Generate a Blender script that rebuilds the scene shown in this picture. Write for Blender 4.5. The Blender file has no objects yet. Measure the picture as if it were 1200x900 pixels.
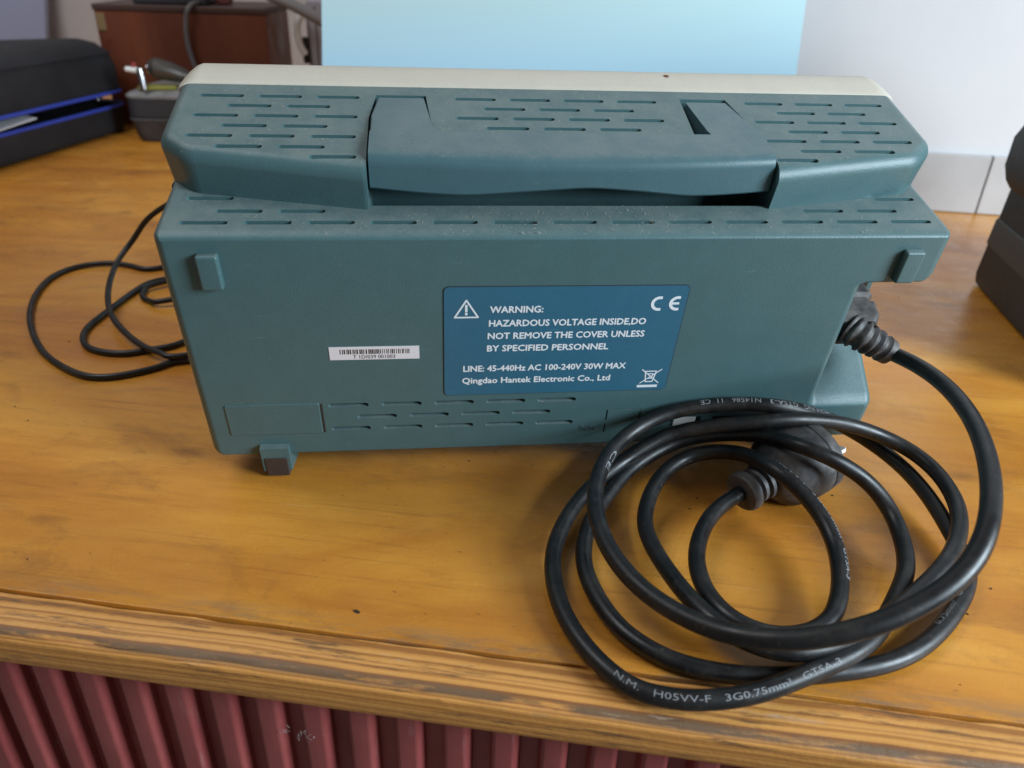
import bpy, bmesh, math, random
from mathutils import Vector, Matrix, Euler
random.seed(7)
SC = bpy.context.scene
COL = SC.collection
MM = 0.001
R = math.radians

# ------------------------------------------------------------------ camera
cam_d = bpy.data.cameras.new('camera'); cam = bpy.data.objects.new('camera', cam_d); COL.objects.link(cam)
cr_ = Vector((0.993912, -0.105746, 0.030936)); cd_ = Vector((-0.024034, -0.482109, -0.875781)); cf_ = Vector((0.107525, 0.869706, -0.481716))
M = Matrix((cr_, -cd_, -cf_)).transposed().to_4x4()
M.translation = Vector((-56.548, -276.622, 211.969)) * MM
cam.matrix_world = M
cam_d.sensor_width = 36; cam_d.lens = 27.0; cam_d.clip_start = 0.01; cam_d.clip_end = 50
cam_d.dof.use_dof = True; cam_d.dof.focus_distance = 0.33; cam_d.dof.aperture_fstop = 11
SC.camera = cam

# ------------------------------------------------------------------ light
w = bpy.data.worlds.new('World'); SC.world = w; w.use_nodes = True
bg = w.node_tree.nodes['Background']; bg.inputs[0].default_value = (1.0, 0.93, 0.86, 1); bg.inputs[1].default_value = 0.15
def area(name, loc, target, size, size_y, energy, color):
    d = bpy.data.lights.new(name, 'AREA'); d.shape = 'RECTANGLE'; d.size = size; d.size_y = size_y; d.energy = energy; d.color = color
    o = bpy.data.objects.new(name, d); COL.objects.link(o); o.location = loc
    o.rotation_euler = (Vector(target) - Vector(loc)).to_track_quat('-Z', 'Y').to_euler()
    return o
area('window_light', (0.86, -0.56, 0.44), (0.12, 0.06, 0.05), 0.46, 0.46, 22, (0.74, 0.89, 1.0))
area('back_left_fill', (-0.75, 0.25, 1.25), (-0.55, 1.15, 0.10), 0.7, 0.7, 8.5, (0.95, 0.97, 1.0))  # added fill lamp brightening the back-left wall and board, not an actual window
SC.view_settings.view_transform = 'Standard'; SC.view_settings.look = 'None'; SC.view_settings.exposure = 0.0; SC.view_settings.gamma = 1.0

# ------------------------------------------------------------------ helpers
def tag(o, label, cat, group=None, kind=None):
    if label: o['label'] = label
    if cat: o['category'] = cat
    if group: o['group'] = group
    if kind: o['kind'] = kind
    return o
def empty(name, loc, rot=(0, 0, 0)):
    o = bpy.data.objects.new(name, None); o.empty_display_size = 0.02; COL.objects.link(o)
    o.location = Vector(loc) * MM; o.rotation_euler = rot
    return o
def mesh_from(verts, faces, name, sc=MM):
    me = bpy.data.meshes.new(name); me.from_pydata([Vector(v) * sc for v in verts], [], faces); me.update(); return me
def obj(name, me, mat, parent=None, smooth=True, angle=35, wn=True):
    o = bpy.data.objects.new(name, me); COL.objects.link(o)
    me.materials.clear(); me.materials.append(mat)
    if parent: o.parent = parent
    if smooth:
        me.polygons.foreach_set('use_smooth', [True] * len(me.polygons))
        me.set_sharp_from_angle(angle=R(angle))
        if wn:
            m = o.modifiers.new('wn', 'WEIGHTED_NORMAL'); m.keep_sharp = True
    return o
class MB:
    """collects shapes (in mm) into one mesh"""
    def __init__(s): s.v = []; s.f = []
    def add(s, v, f):
        b = len(s.v); s.v += [tuple(x) for x in v]; s.f += [tuple(i + b for i in q) for q in f]; return s
    def box(s, x0, x1, y0, y1, z0, z1, bev=0):
        if bev <= 0:
            v = [(x, y, z) for z in (z0, z1) for y in (y0, y1) for x in (x0, x1)]
            return s.add(v, [(0, 2, 3, 1), (4, 5, 7, 6), (0, 1, 5, 4), (2, 6, 7, 3), (0, 4, 6, 2), (1, 3, 7, 5)])
        bm = bmesh.new(); bmesh.ops.create_cube(bm, size=1)
        for q in bm.verts: q.co = Vector(((x0 + x1) / 2 + q.co.x * (x1 - x0), (y0 + y1) / 2 + q.co.y * (y1 - y0), (z0 + z1) / 2 + q.co.z * (z1 - z0)))
        bmesh.ops.bevel(bm, geom=bm.edges[:], offset=bev, segments=3, profile=0.5, affect='EDGES')
        bm.verts.index_update()
        s.add([q.co[:] for q in bm.verts], [[q.index for q in f.verts] for f in bm.faces]); bm.free(); return s
    def loft(s, rings, closed_ends=True, loop=True):
        n = len(rings[0]); v = [p for r_ in rings for p in r_]; f = []
        for i in range(len(rings) - 1):
            for k in range(n if loop else n - 1):
                a = i * n + k; b = i * n + (k + 1) % n
                f.append((a, b, b + n, a + n))
        if closed_ends:
            f.append(tuple(range(n - 1, -1, -1))); f.append(tuple((len(rings) - 1) * n + k for k in range(n)))
        return s.add(v, f)
    def prism(s, poly, z0, z1):           # plan polygon, CCW
        return s.loft([[(x, y, z0) for x, y in poly], [(x, y, z1) for x, y in poly]])
    def tube(s, pts, r, n=10, caps=True):
        P = [Vector(p) for p in pts]; rings = []; up = None
        for i, p in enumerate(P):
            t = (P[min(i + 1, len(P) - 1)] - P[max(i - 1, 0)]).normalized()
            if up is None: up = t.orthogonal().normalized()
            up = (up - t * up.dot(t)).normalized(); b = t.cross(up)
            rr = r[i] if isinstance(r, (list, tuple)) else r
            rings.append([p + (up * math.cos(2 * math.pi * k / n) + b * math.sin(2 * math.pi * k / n)) * rr for k in range(n)])
        return s.loft(rings, caps)
    def mesh(s, name, sc=MM):
        me = mesh_from(s.v, s.f, name, sc)
        bm = bmesh.new(); bm.from_mesh(me); bmesh.ops.recalc_face_normals(bm, faces=bm.faces[:]); bm.to_mesh(me); bm.free()
        return me
    def build(s, name, mat, parent=None, **k): return obj(name, s.mesh(name), mat, parent, **k)
def catmull(P, n):
    P = [Vector(p) for p in P]; out = []
    for i in range(len(P) - 1):
        p0, p1, p2, p3 = P[max(i - 1, 0)], P[i], P[i + 1], P[min(i + 2, len(P) - 1)]
        for k in range(n):
            t = k / n
            out.append(0.5 * (2 * p1 + (p2 - p0) * t + (2 * p0 - 5 * p1 + 4 * p2 - p3) * t * t + (3 * p1 - p0 - 3 * p2 + p3) * t ** 3))
    return out + [P[-1]]
def round_poly(pts, seg=6):
    """pts: (a, b, radius), CCW -> list of points and outward normals"""
    out = []; n = len(pts)
    for i in range(n):
        p = Vector(pts[i][:2]); r_ = pts[i][2]
        a = (Vector(pts[i - 1][:2]) - p).normalized(); b = (Vector(pts[(i + 1) % n][:2]) - p).normalized()
        na = Vector((-a.y, a.x)); nb = Vector((b.y, -b.x))      # outward normals of incoming, outgoing edge (CCW)
        if r_ <= 0.01:
            m = (na + nb).normalized(); out.append((p, m / max(0.3, m.dot(na)))); continue
        ang = a.angle(b); d = r_ / math.tan(ang / 2); A = p + a * d; B = p + b * d
        convex = a.x * b.y - a.y * b.x < 0
        c = A - na * r_ if convex else A + na * r_
        for k in range(seg + 1):
            m = na.slerp(nb, k / seg); out.append((c + m * r_ if convex else c - m * r_, m))
    return out
def boolean(me, cutter, op='DIFFERENCE'):
    a = bpy.data.objects.new('a', me); b = bpy.data.objects.new('b', cutter); COL.objects.link(a); COL.objects.link(b)
    m = a.modifiers.new('b', 'BOOLEAN'); m.operation = op; m.solver = 'MANIFOLD'; m.object = b
    bpy.context.view_layer.update()
    dg = bpy.context.evaluated_depsgraph_get()
    r_ = bpy.data.meshes.new_from_object(a.evaluated_get(dg))
    bpy.data.objects.remove(a); bpy.data.objects.remove(b)
    return r_
def text_mesh(s, size=1.0, bold=0.0, extrude=0.0, res=2):
    c = bpy.data.curves.new('t', 'FONT'); c.body = s; c.size = size; c.offset = bold; c.extrude = extrude; c.resolution_u = res
    o = bpy.data.objects.new('t', c); COL.objects.link(o)
    bpy.context.view_layer.update()
    me = bpy.data.meshes.new_from_object(o.evaluated_get(bpy.context.evaluated_depsgraph_get()))
    bpy.data.objects.remove(o); bpy.data.curves.remove(c)
    return me

# ------------------------------------------------------------------ materials
class NT:
    def __init__(s, name):
        s.m = bpy.data.materials.new(name); s.m.use_nodes = True; s.t = s.m.node_tree; s.p = s.t.nodes['Principled BSDF']
    def n(s, kind, **kw):
        o = s.t.nodes.new(kind)
        for k, v in kw.items():
            if k.startswith('i_'): o.inputs[int(k[2:]) if k[2:].isdigit() else k[2:].replace('_', ' ')].default_value = v
            else: setattr(o, k, v)
        return o
    def l(s, a, b): s.t.links.new(a, b)
    def coord(s, scale=(1, 1, 1), rot=(0, 0, 0)):
        tc = s.n('ShaderNodeTexCoord'); mp = s.n('ShaderNodeMapping'); mp.inputs['Scale'].default_value = scale; mp.inputs['Rotation'].default_value = rot
        s.l(tc.outputs['Object'], mp.inputs[0]); return mp.outputs[0]
    def noise(s, vec, scale, detail=4, rough=0.55, dist=0.0):
        o = s.n('ShaderNodeTexNoise'); o.inputs['Scale'].default_value = scale; o.inputs['Detail'].default_value = detail
        o.inputs['Roughness'].default_value = rough; o.inputs['Distortion'].default_value = dist
        if vec is not None: s.l(vec, o.inputs['Vector'])
        return o.outputs['Fac']
    def ramp(s, fac, stops, interp='LINEAR'):
        o = s.n('ShaderNodeValToRGB'); e = o.color_ramp; e.interpolation = interp
        while len(e.elements) < len(stops): e.elements.new(0.5)
        for el, (p, c) in zip(e.elements, stops): el.position = p; el.color = (*c, 1) if len(c) == 3 else c
        s.l(fac, o.inputs[0]); return o.outputs['Color']
    def mix(s, fac, a, b, mode='MIX'):
        o = s.n('ShaderNodeMix', data_type='RGBA', blend_type=mode)
        for sock, v in ((o.inputs['Factor'], fac), (o.inputs['A'], a), (o.inputs['B'], b)):
            if hasattr(v, 'is_linked'): s.l(v, sock)
            elif isinstance(v, (int, float)): sock.default_value = v
            else: sock.default_value = (*v, 1)
        return o.outputs['Result']
    def math(s, op, a, b=0.0):
        o = s.n('ShaderNodeMath', operation=op)
        for i, v in enumerate((a, b)):
            if hasattr(v, 'is_linked'): s.l(v, o.inputs[i])
            else: o.inputs[i].default_value = v
        return o.outputs[0]
    def map(s, v, a, b, c=0.0, d=1.0):
        o = s.n('ShaderNodeMapRange'); s.l(v, o.inputs['Value'])
        for k, q in zip(('From Min', 'From Max', 'To Min', 'To Max'), (a, b, c, d)): o.inputs[k].default_value = q
        return o.outputs[0]
    def bump(s, h, strength, dist):
        o = s.n('ShaderNodeBump'); o.inputs['Strength'].default_value = strength; o.inputs['Distance'].default_value = dist
        s.l(h, o.inputs['Height']); s.l(o.outputs[0], s.p.inputs['Normal'])
    def color(s, c):
        if hasattr(c, 'is_linked'): s.l(c, s.p.inputs['Base Color'])
        else: s.p.inputs['Base Color'].default_value = (*c, 1)
    def rough(s, v):
        if hasattr(v, 'is_linked'): s.l(v, s.p.inputs['Roughness'])
        else: s.p.inputs['Roughness'].default_value = v
def up_mask(t):
    g = t.n('ShaderNodeNewGeometry'); x = t.n('ShaderNodeSeparateXYZ'); t.l(g.outputs['Normal'], x.inputs[0]); return x.outputs['Z']
def plastic(name, col, rough=0.45, grain=0.25, dust=0.0, dustcol=(0.34, 0.32, 0.28), spec=0.45, var=0.06):
    t = NT(name); v = t.coord()
    big = t.noise(v, 70, 6, 0.7); c = t.mix(t.map(big, 0.3, 0.7), tuple(x * (1 - var) for x in col), tuple(x * (1 + var) for x in col))
    fine = t.noise(v, 1500, 3, 0.7); c = t.mix(t.map(fine, 0.3, 0.7, 0.0, 0.22), c, tuple(x * 0.55 for x in col))
    sc_ = t.math('MULTIPLY', t.map(t.noise(t.coord((60, 260, 260)), 1.0, 7, 0.78), 0.62, 0.72), 0.32)
    c = t.mix(sc_, c, tuple(min(0.7, x * 2.2 + 0.04) for x in col))
    if dust > 0:
        up = t.map(up_mask(t), 0.55, 0.95)
        film = t.map(t.noise(v, 70, 7, 0.75), 0.40, 0.75, 0.16, 0.46)
        specks = t.map(t.noise(v, 900, 2, 0.6), 0.655, 0.70)
        d = t.math('MULTIPLY', up, t.math('MAXIMUM', t.math('MULTIPLY', film, dust), t.math('MULTIPLY', specks, dust)))
        side = t.math('MULTIPLY', t.map(t.noise(v, 700, 2, 0.5), 0.74, 0.80), dust * 0.35)
        d = t.math('MAXIMUM', d, side)
        c = t.mix(d, c, dustcol)
        t.rough(t.math('ADD', rough, t.math('MULTIPLY', d, 0.3)))
    else: t.rough(t.map(t.noise(v, 60, 4), 0.3, 0.7, rough - 0.06, rough + 0.08))
    t.color(c); t.p.inputs['Specular IOR Level'].default_value = spec
    if grain: t.bump(t.noise(v, 1500, 3, 0.7), grain, 0.00025)
    return t.m
def flat(name, col, rough=0.5, metal=0.0, bump=0.0, scale=300):
    t = NT(name); t.color(col); t.rough(rough); t.p.inputs['Metallic'].default_value = metal
    if bump: t.bump(t.noise(t.coord(), scale, 4), bump, 0.0004)
    return t.m
def wood(name, base, dark, light, scale=1.0, gloss=0.38, streak=(3, 60, 60), stripes=0.0, dents=True):
    t = NT(name); v = t.coord(tuple(s_ * scale for s_ in streak)); v0 = t.coord()
    g1 = t.noise(v, 1.0, 6, 0.6, 0.6); g2 = t.noise(t.coord(tuple(s_ * scale * f for s_, f in zip(streak, (0.55, 0.28, 0.28)))), 1.0, 4, 0.5, 1.2)
    c = t.mix(t.map(g1, 0.35, 0.68), base, light)
    c = t.mix(t.map(g2, 0.36, 0.62, 0.75, 0.0), c, tuple(0.55 * a + 0.45 * b for a, b in zip(base, dark)))
    fine = t.noise(t.coord(tuple(s_ * scale * f for s_, f in zip(streak, (1.6, 3.2, 3.2)))), 1.0, 5, 0.7)
    c = t.mix(t.map(fine, 0.56, 0.70, 0, 0.55), c, dark)
    pores = t.noise(t.coord(tuple(s_ * scale * f for s_, f in zip(streak, (8, 14, 14)))), 1.0, 2, 0.5)
    c = t.mix(t.map(pores, 0.70, 0.80, 0, 0.8), c, tuple(x * 0.35 for x in dark))
    t.color(c); t.rough(t.map(t.noise(v0, 18, 6, 0.7), 0.3, 0.75, gloss - 0.08, gloss + 0.25))
    t.p.inputs['Specular IOR Level'].default_value = 0.5
    t.bump(t.math('ADD', fine, t.math('MULTIPLY', t.noise(v0, 120, 4), 0.6)), 0.22, 0.0006)
    return t, c
def pine(name):
    t = NT(name); v0 = t.coord()
    st = lambda a, b: t.coord((a, b, b))
    warp = t.noise(st(2.5, 9), 1.0, 3, 0.5)
    g1 = t.noise(st(5.0, 17), 1.0, 8, 0.62, 0.7)
    g2 = t.noise(st(2.2, 8), 1.0, 6, 0.6, 1.2)
    c = t.ramp(g1, [(0.25, (0.42, 0.145, 0.018)), (0.42, (0.60, 0.235, 0.028)), (0.56, (0.72, 0.315, 0.042)), (0.75, (0.80, 0.41, 0.075))])
    c = t.mix(t.map(g2, 0.36, 0.56, 0.6, 0.0), c, (0.43, 0.145, 0.020))
    blot = t.noise(st(12, 26), 1.0, 7, 0.72, 0.8)
    c = t.mix(t.map(blot, 0.52, 0.72, 0, 0.65), c, (0.27, 0.105, 0.026))
    line = t.noise(st(7, 240), 1.0, 6, 0.7, 0.25)
    c = t.mix(t.map(line, 0.56, 0.70, 0, 0.50), c, (0.28, 0.10, 0.018))
    lite = t.noise(st(11, 300), 1.0, 5, 0.65)
    c = t.mix(t.map(lite, 0.62, 0.74, 0, 0.18), c, (0.78, 0.48, 0.16))
    streak = t.noise(st(5, 300), 1.0, 5, 0.6)
    c = t.mix(t.map(streak, 0.62, 0.72, 0, 0.5), c, (0.20, 0.07, 0.018))
    pit = t.noise(st(150, 330), 1.0, 3, 0.6)
    c = t.mix(t.map(pit, 0.68, 0.76, 0, 0.7), c, (0.10, 0.045, 0.02))
    scr = t.math('MULTIPLY', t.map(t.noise(t.coord((10, 420, 10), (0, 0, R(28))), 1.0, 3, 0.5), 0.70, 0.74), 0.4)
    c = t.mix(scr, c, (0.72, 0.50, 0.24))
    knot = t.n('ShaderNodeTexVoronoi', feature='F1'); knot.inputs['Scale'].default_value = 1.0; t.l(t.coord((10, 22, 0)), knot.inputs['Vector'])
    c = t.mix(t.math('MULTIPLY', t.map(t.math('ADD', knot.outputs['Distance'], t.math('MULTIPLY', pit, 0.1)), 0.06, 0.17, 1, 0), 0.6), c, (0.20, 0.078, 0.02))
    dusty = t.map(t.noise(v0, 900, 3, 0.7), 0.62, 0.72, 0, 0.22)
    c = t.mix(dusty, c, (0.66, 0.50, 0.34))
    rg = t.n('ShaderNodeTexVoronoi', feature='F1'); rg.inputs['Scale'].default_value = 5.5; t.l(t.coord((1, 1, 0)), rg.inputs['Vector'])
    ringm = t.math('MULTIPLY', t.map(t.math('ABSOLUTE', t.math('SUBTRACT', t.math('ADD', rg.outputs['Distance'], t.math('MULTIPLY', warp, 0.06)), 0.25)), 0.008, 0.022, 1, 0), t.map(t.noise(v0, 14, 4, 0.6), 0.50, 0.62))
    c = t.mix(t.math('MULTIPLY', ringm, 0.45), c, (0.22, 0.085, 0.022))
    # worn grey fringe beside the crack at the front edge
    tc = t.n('ShaderNodeTexCoord'); sx = t.n('ShaderNodeSeparateXYZ'); t.l(tc.outputs['Object'], sx.inputs[0])
    fr = t.math('MULTIPLY', t.map(sx.outputs['Y'], -0.0945, -0.084, 1, 0), t.map(t.noise(st(16, 120), 1.0, 6, 0.75), 0.47, 0.60))
    c = t.mix(t.math('MULTIPLY', fr, 0.75), c, (0.20, 0.145, 0.10))
    t.color(c)
    t.rough(t.map(t.noise(v0, 40, 6, 0.75), 0.3, 0.75, 0.18, 0.46)); t.p.inputs['Specular IOR Level'].default_value = 0.5
    h = t.math('ADD', t.math('MULTIPLY', line, 0.7), t.math('ADD', t.math('MULTIPLY', t.noise(v0, 500, 4, 0.7), 0.5), t.math('MULTIPLY', t.noise(v0, 25, 3), 1.2)))
    t.bump(h, 0.35, 0.0007)
    return t.m
TEAL = (0.067, 0.138, 0.147)
m_teal = plastic('teal_plastic', TEAL, 0.38, 0.5, dust=0.75)
m_handle = plastic('handle_plastic', (0.068, 0.138, 0.158), 0.32, 0.25, dust=0.6)
m_cream = plastic('cream_plastic', (0.58, 0.53, 0.44), 0.5, 0.12, dust=0.25, var=0.05)
m_darkteal = plastic('slot_floor_plastic', (0.075, 0.15, 0.17), 0.55, 0.0)
m_black = flat('black_rubber', (0.012, 0.012, 0.013), 0.5)
m_pad = flat('rubber_pad', (0.045, 0.028, 0.022), 0.75, 0, 0.4)
m_blue = plastic('label_blue', (0.030, 0.130, 0.205), 0.42, 0.15, var=0.06)
m_print = flat('white_print', (0.72, 0.76, 0.80), 0.5)
m_sticker = flat('sticker_white', (0.74, 0.70, 0.72), 0.5)
m_ink = flat('black_ink', (0.03, 0.025, 0.025), 0.6)
m_port = flat('white_port', (0.82, 0.82, 0.80), 0.4)
m_cordprint = flat('cord_print', (0.24, 0.245, 0.255), 0.6)
m_steel = flat('steel', (0.55, 0.55, 0.57), 0.28, 1.0)

# ------------------------------------------------------------------ worktop, panel below it, wall
TROT = (0, 0, R(-14))
m_wood = pine('varnished_pine')
worktop = MB().box(-1500, 1600, -94.0, 1249, -24, 0, 0.5).build('worktop', m_wood)
worktop.rotation_euler = TROT; tag(worktop, 'worn golden varnished pine worktop', 'worktop', kind='structure')
# nosing strip along the front, grain stripes run along it
t = NT('nosing_pine'); v = t.coord(); tc = t.n('ShaderNodeTexCoord'); sx = t.n('ShaderNodeSeparateXYZ'); t.l(tc.outputs['Object'], sx.inputs[0])
wob = t.math('MULTIPLY', t.math('SUBTRACT', t.noise(t.coord((6, 20, 20)), 1.0, 5, 0.6), 0.5), 0.006)
yy = t.math('ADD', t.math('ADD', sx.outputs['Y'], t.math('MULTIPLY', sx.outputs['Z'], 1.0)), wob)
bands = t.n('ShaderNodeTexNoise', noise_dimensions='1D'); bands.inputs['Scale'].default_value = 330; bands.inputs['Detail'].default_value = 5; t.l(yy, bands.inputs['W'])
c = t.ramp(bands.outputs['Fac'], [(0.32, (0.30, 0.11, 0.024)), (0.42, (0.48, 0.20, 0.045)), (0.50, (0.64, 0.285, 0.066)), (0.60, (0.70, 0.33, 0.085)), (0.70, (0.44, 0.165, 0.04))])
dirt = t.math('MULTIPLY', t.map(t.math('ABSOLUTE', t.math('ADD', yy, 0.1128)), 0.0010, 0.0034, 1, 0), t.map(t.noise(t.coord((30, 160, 160)), 1.0, 6, 0.7), 0.36, 0.52))
c = t.mix(t.math('MULTIPLY', dirt, 0.85), c, (0.10, 0.068, 0.045))
wear = t.map(t.noise(t.coord((22, 240, 240)), 1.0, 7, 0.75), 0.54, 0.63)
c = t.mix(t.math('MULTIPLY', wear, 0.8), c, (0.13, 0.066, 0.032))
pale = t.map(t.noise(t.coord((14, 90, 90)), 1.3, 6, 0.7), 0.62, 0.70)
c = t.mix(t.math('MULTIPLY', pale, 0.5), c, (0.62, 0.47, 0.34))
t.color(c); t.rough(0.5); t.bump(t.math('ADD', bands.outputs['Fac'], t.math('MULTIPLY', t.noise(v, 260, 5, 0.7), 0.8)), 0.35, 0.0008)
prof = [(-94.9, -24), (-94.9, -1.6), (-95.4, -0.8), (-98, -0.5), (-103, -0.9), (-107.5, -1.1), (-109.6, -1.7), (-110.6, -2.6), (-111.2, -3.0), (-112.4, -3.6), (-113.2, -5), (-113.4, -9), (-113.2, -14), (-112.2, -17), (-110.5, -18.2), (-108, -18.6), (-104.5, -18.6), (-104.5, -24)]
rings = []
for i in range(313):
    x = -1500 + i * 9.9; r_ = random.Random(i)
    rings.append([(x, y + (1.1 if -114 < y < -94.6 and z > -5 else 0.0) * (r_.random() - 0.5), z + (0.8 if y < -95 and z > -4 else 0.1) * (r_.random() - 0.5)) for y, z in prof])
nosing = MB().loft(rings).build('nosing', t.m, worktop, angle=50)
nosing['label'] = 'worn striped front edge strip of the worktop'

t = NT('red_paint'); v = t.coord((1, 1, 0.4))
c = t.mix(t.map(t.noise(v, 30, 5, 0.7), 0.35, 0.7), (0.23, 0.044, 0.043), (0.36, 0.085, 0.080)); c = t.mix(t.map(t.noise(t.coord((1, 1, .2)), 160, 5, .7), 0.60, 0.72, 0, .5), c, (0.36, 0.18, 0.17))
t.color(c); t.rough(0.42); t.bump(t.noise(v, 200, 3), 0.15, 0.0003)
rings = [[], []]; P = 17.8
ribprof = [(0.0, 0.0), (0.36, 0.0), (0.42, 5.0), (0.47, 6.0), (0.53, 6.4), (0.83, 6.4), (0.89, 6.0), (0.94, 5.0)]
k = -26
while k < 30:
    for fx, d in ribprof:
        rings[0].append((k * P + fx * P - 2.4, -98.0 - d, -25.0)); rings[1].append((k * P + fx * P - 2.4, -98.0 - d, -420))
    k += 1
back = [(rings[0][-1][0], -90, 0), (rings[0][0][0], -90, 0)]
for q in (0, 1): rings[q] += [(b_[0], b_[1], -25.0 if q == 0 else -420) for b_ in back]
panel = MB().loft(rings).build('corrugated_panel', t.m, angle=60); panel.rotation_euler = TROT
tag(panel, 'dark red corrugated metal panel below the pine edge strip', 'panel')
# lint caught on the panel
lm = MB(); rl = random.Random(3)
for i in range(18):
    p = Vector((-86 + rl.uniform(-7, 9), -104.0, -46 + rl.uniform(-3, 5))); pts = [p]
    for q in range(6): p = p + Vector((rl.uniform(-.9, .9), rl.uniform(-.3, .15), rl.uniform(-.9, .9))); pts.append(p)
    lm.tube(catmull(pts, 3), 0.035, 4)
lint = lm.build('lint', flat('lint_fibre', (0.6, 0.55, 0.52), 0.9), wn=False); lint.rotation_euler = TROT
tag(lint, 'tuft of pale lint caught on the red corrugated panel', 'lint', kind='stuff')

t = NT('white_plaster'); v = t.coord(); t.color(t.mix(t.map(t.noise(v, 5, 5), 0.3, 0.7), (0.59, 0.575, 0.585), (0.655, 0.64, 0.645))); t.rough(0.7); t.bump(t.noise(v, 90, 5, .7), 0.15, 0.0012)
wm = MB()
wm.box(-250, 1500, 557, 600, 0.5, 1200)
wall = wm.build('wall', t.m, smooth=False); wall.rotation_euler = TROT; tag(wall, 'white plastered wall behind the worktop', 'wall', kind='structure')
wall2 = MB().box(-1500, -249, 1250, 1290, -24, 1200).box(-249, -206, 600.5, 1290, 0.5, 1200).build('wall_rear', t.m, smooth=False); wall2.rotation_euler = TROT
tag(wall2, 'white plastered wall far behind the wooden box', 'wall', kind='structure')
t = NT('grey_tile'); v = t.coord(); t.color(t.mix(t.map(t.noise(v, 12, 6, .65), 0.35, 0.7), (0.42, 0.40, 0.395), (0.50, 0.48, 0.475))); t.rough(0.3)
tile_me = MB().box(-74.2, 74.2, 550, 556.9, 0.6, 57.6, 0.8).mesh('tile')
m_tile = t.m
for i in range(-3, 7):
    o = obj('tile', tile_me, m_tile, wall); o.location.x = (307.0 + i * 150) * MM
gm = MB().box(-240, 1300, 553, 556.95, 0.5, 57.4).build('grout', flat('grout', (0.12, 0.11, 0.10), 0.9), wall, smooth=False)

# ------------------------------------------------------------------ oscilloscope (seen from behind)
TILT = R(12.3)
scope = empty('oscilloscope', (0, 24.183, 10.767), (TILT, 0, 0))
tag(scope, 'teal bench oscilloscope seen from the back, cream front bezel, folded carry handle', 'oscilloscope')
ztop = lambda y: 135.4 + 0.115 * (y - 37.5)
def capsule(L, W, n=5):
    r_ = W / 2; p = []
    for k in range(n + 1): a = -math.pi / 2 + math.pi * k / n; p.append((L - r_ + r_ * math.cos(a), r_ * math.sin(a)))
    for k in range(n + 1): a = math.pi / 2 + math.pi * k / n; p.append((r_ + r_ * math.cos(a), r_ * math.sin(a)))
    return p
CAP = capsule(17.5, 2.3)
# slots: (x start, y, z surface)
top_slots = []; sh_slots = []; rear_slots = []
rows = [68.3, 60.5, 52.8, 45.2, 37.8, 30.3, 23.6]
for i, y in enumerate(rows):
    if i == 6: top_slots += [(-98.8, y), (82.0, y)]; continue
    a = (-145.6, 3) if i % 2 == 0 else (-133.8, 2)
    top_slots += [(a[0] + 23 * k, y) for k in range(a[1])]
    b = (82.2, 3) if i % 2 == 0 else (94.3, 2)
    top_slots += [(b[0] + 23 * k, y) for k in range(b[1])]
    if i < 4:
        c_ = (-43.3, 4) if i % 2 == 0 else (-31.6, 3)
        top_slots += [(c_[0] + 23 * k, y) for k in range(c_[1])]
sh_slots += [(-146.0 + 23 * k, 8.6) for k in range(13)] + [(-134.5, 16.2), (-111.4, 16.2), (95.6, 16.4), (118.8, 16.4), (-146.4, 25), (130.6, 25.2)]
for i, z in enumerate((30.3, 23.2, 16.2)):
    rear_slots += [((-100.4 if i != 1 else -88.5) + 23 * k, z) for k in range(5 if i != 1 else 4)]
zsh = lambda y: 114.2 + 0.075 * y
# --- lower housing with the power recess at its rear right corner
ol = round_poly([(-154.2, 0, 5), (154.2, 0, 5), (154.2, 23, 4), (124, 23, 1.5), (124, 90, 1.5), (154.2, 90, 6), (154.2, 114.2, 3), (-154.2, 114.2, 3)], 6)
def hring(y, ix, iz, deep=0):
    out = []
    for p, n in ol:
        x, z = p.x - n.x * ix, p.y - n.y * iz
        if z > 112 - 4: z += 0.075 * y * min(1, (z - 100) / 10)
        if x > 119 and 15 < z < 60 and (p.y > 18): z += 0.62 * y
        out.append((x, y, z))
    return out
rings = [hring(5.0 * (1 - math.sin(a)), 4.2 * (1 - math.cos(a)), 2.2 * (1 - math.cos(a))) for a in [math.pi / 2 * k / 6 for k in range(6, -1, -1)]]
rings.append(hring(38, 0, 0))
low = MB().loft(rings).mesh('rear_housing', 1)
cut = MB()
for x, y in sh_slots: cut.prism([(x + a, y + b) for a, b in CAP], zsh(y) - 2.5, zsh(y) + 6)
for x, z in rear_slots: cut.loft([[(x + a, -4, z + b) for a, b in CAP], [(x + a, 2.6, z + b) for a, b in CAP]])
# thin joint lines of the port cover, port openings
for x0, x1, z0, z1 in ((24.2, 24.9, 8.5, 14.2), (24.2, 24.9, 16.5, 23.2), (39.9, 40.6, 14.8, 21.8), (24.2, 40.6, 22.9, 23.4), (56, 70.5, 10.2, 17.2), (76, 94, 10.5, 17)):
    cut.box(x0, x1, -2, 1.4 if x1 - x0 < 5 else 3.0, z0, z1)
low = boolean(low, cut.mesh('cut', 1))
pk = MB(); pk.loft([[(x, y, z) for y, z in ((20.0, 122), (20.0, 115.4), (20.8, 112.5), (22, 70), (40, 70), (40, 122))] for x in (-77.4, 81.4)])
low = boolean(low, pk.mesh('cut', 1))
low.transform(Matrix.Scale(MM, 4)); obj('rear_housing', low, m_teal, scope, angle=38)
# front part of the lower housing
fr = round_poly([(-155.2, -1, 6), (155.2, -1, 6), (155.2, 116.5, 3), (-155.2, 116.5, 3)], 4)
MB().loft([[(p.x, 38.2, p.y) for p, n in fr], [(p.x, 77.6, p.y) for p, n in fr]]).build('front_housing', m_teal, scope)
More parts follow.
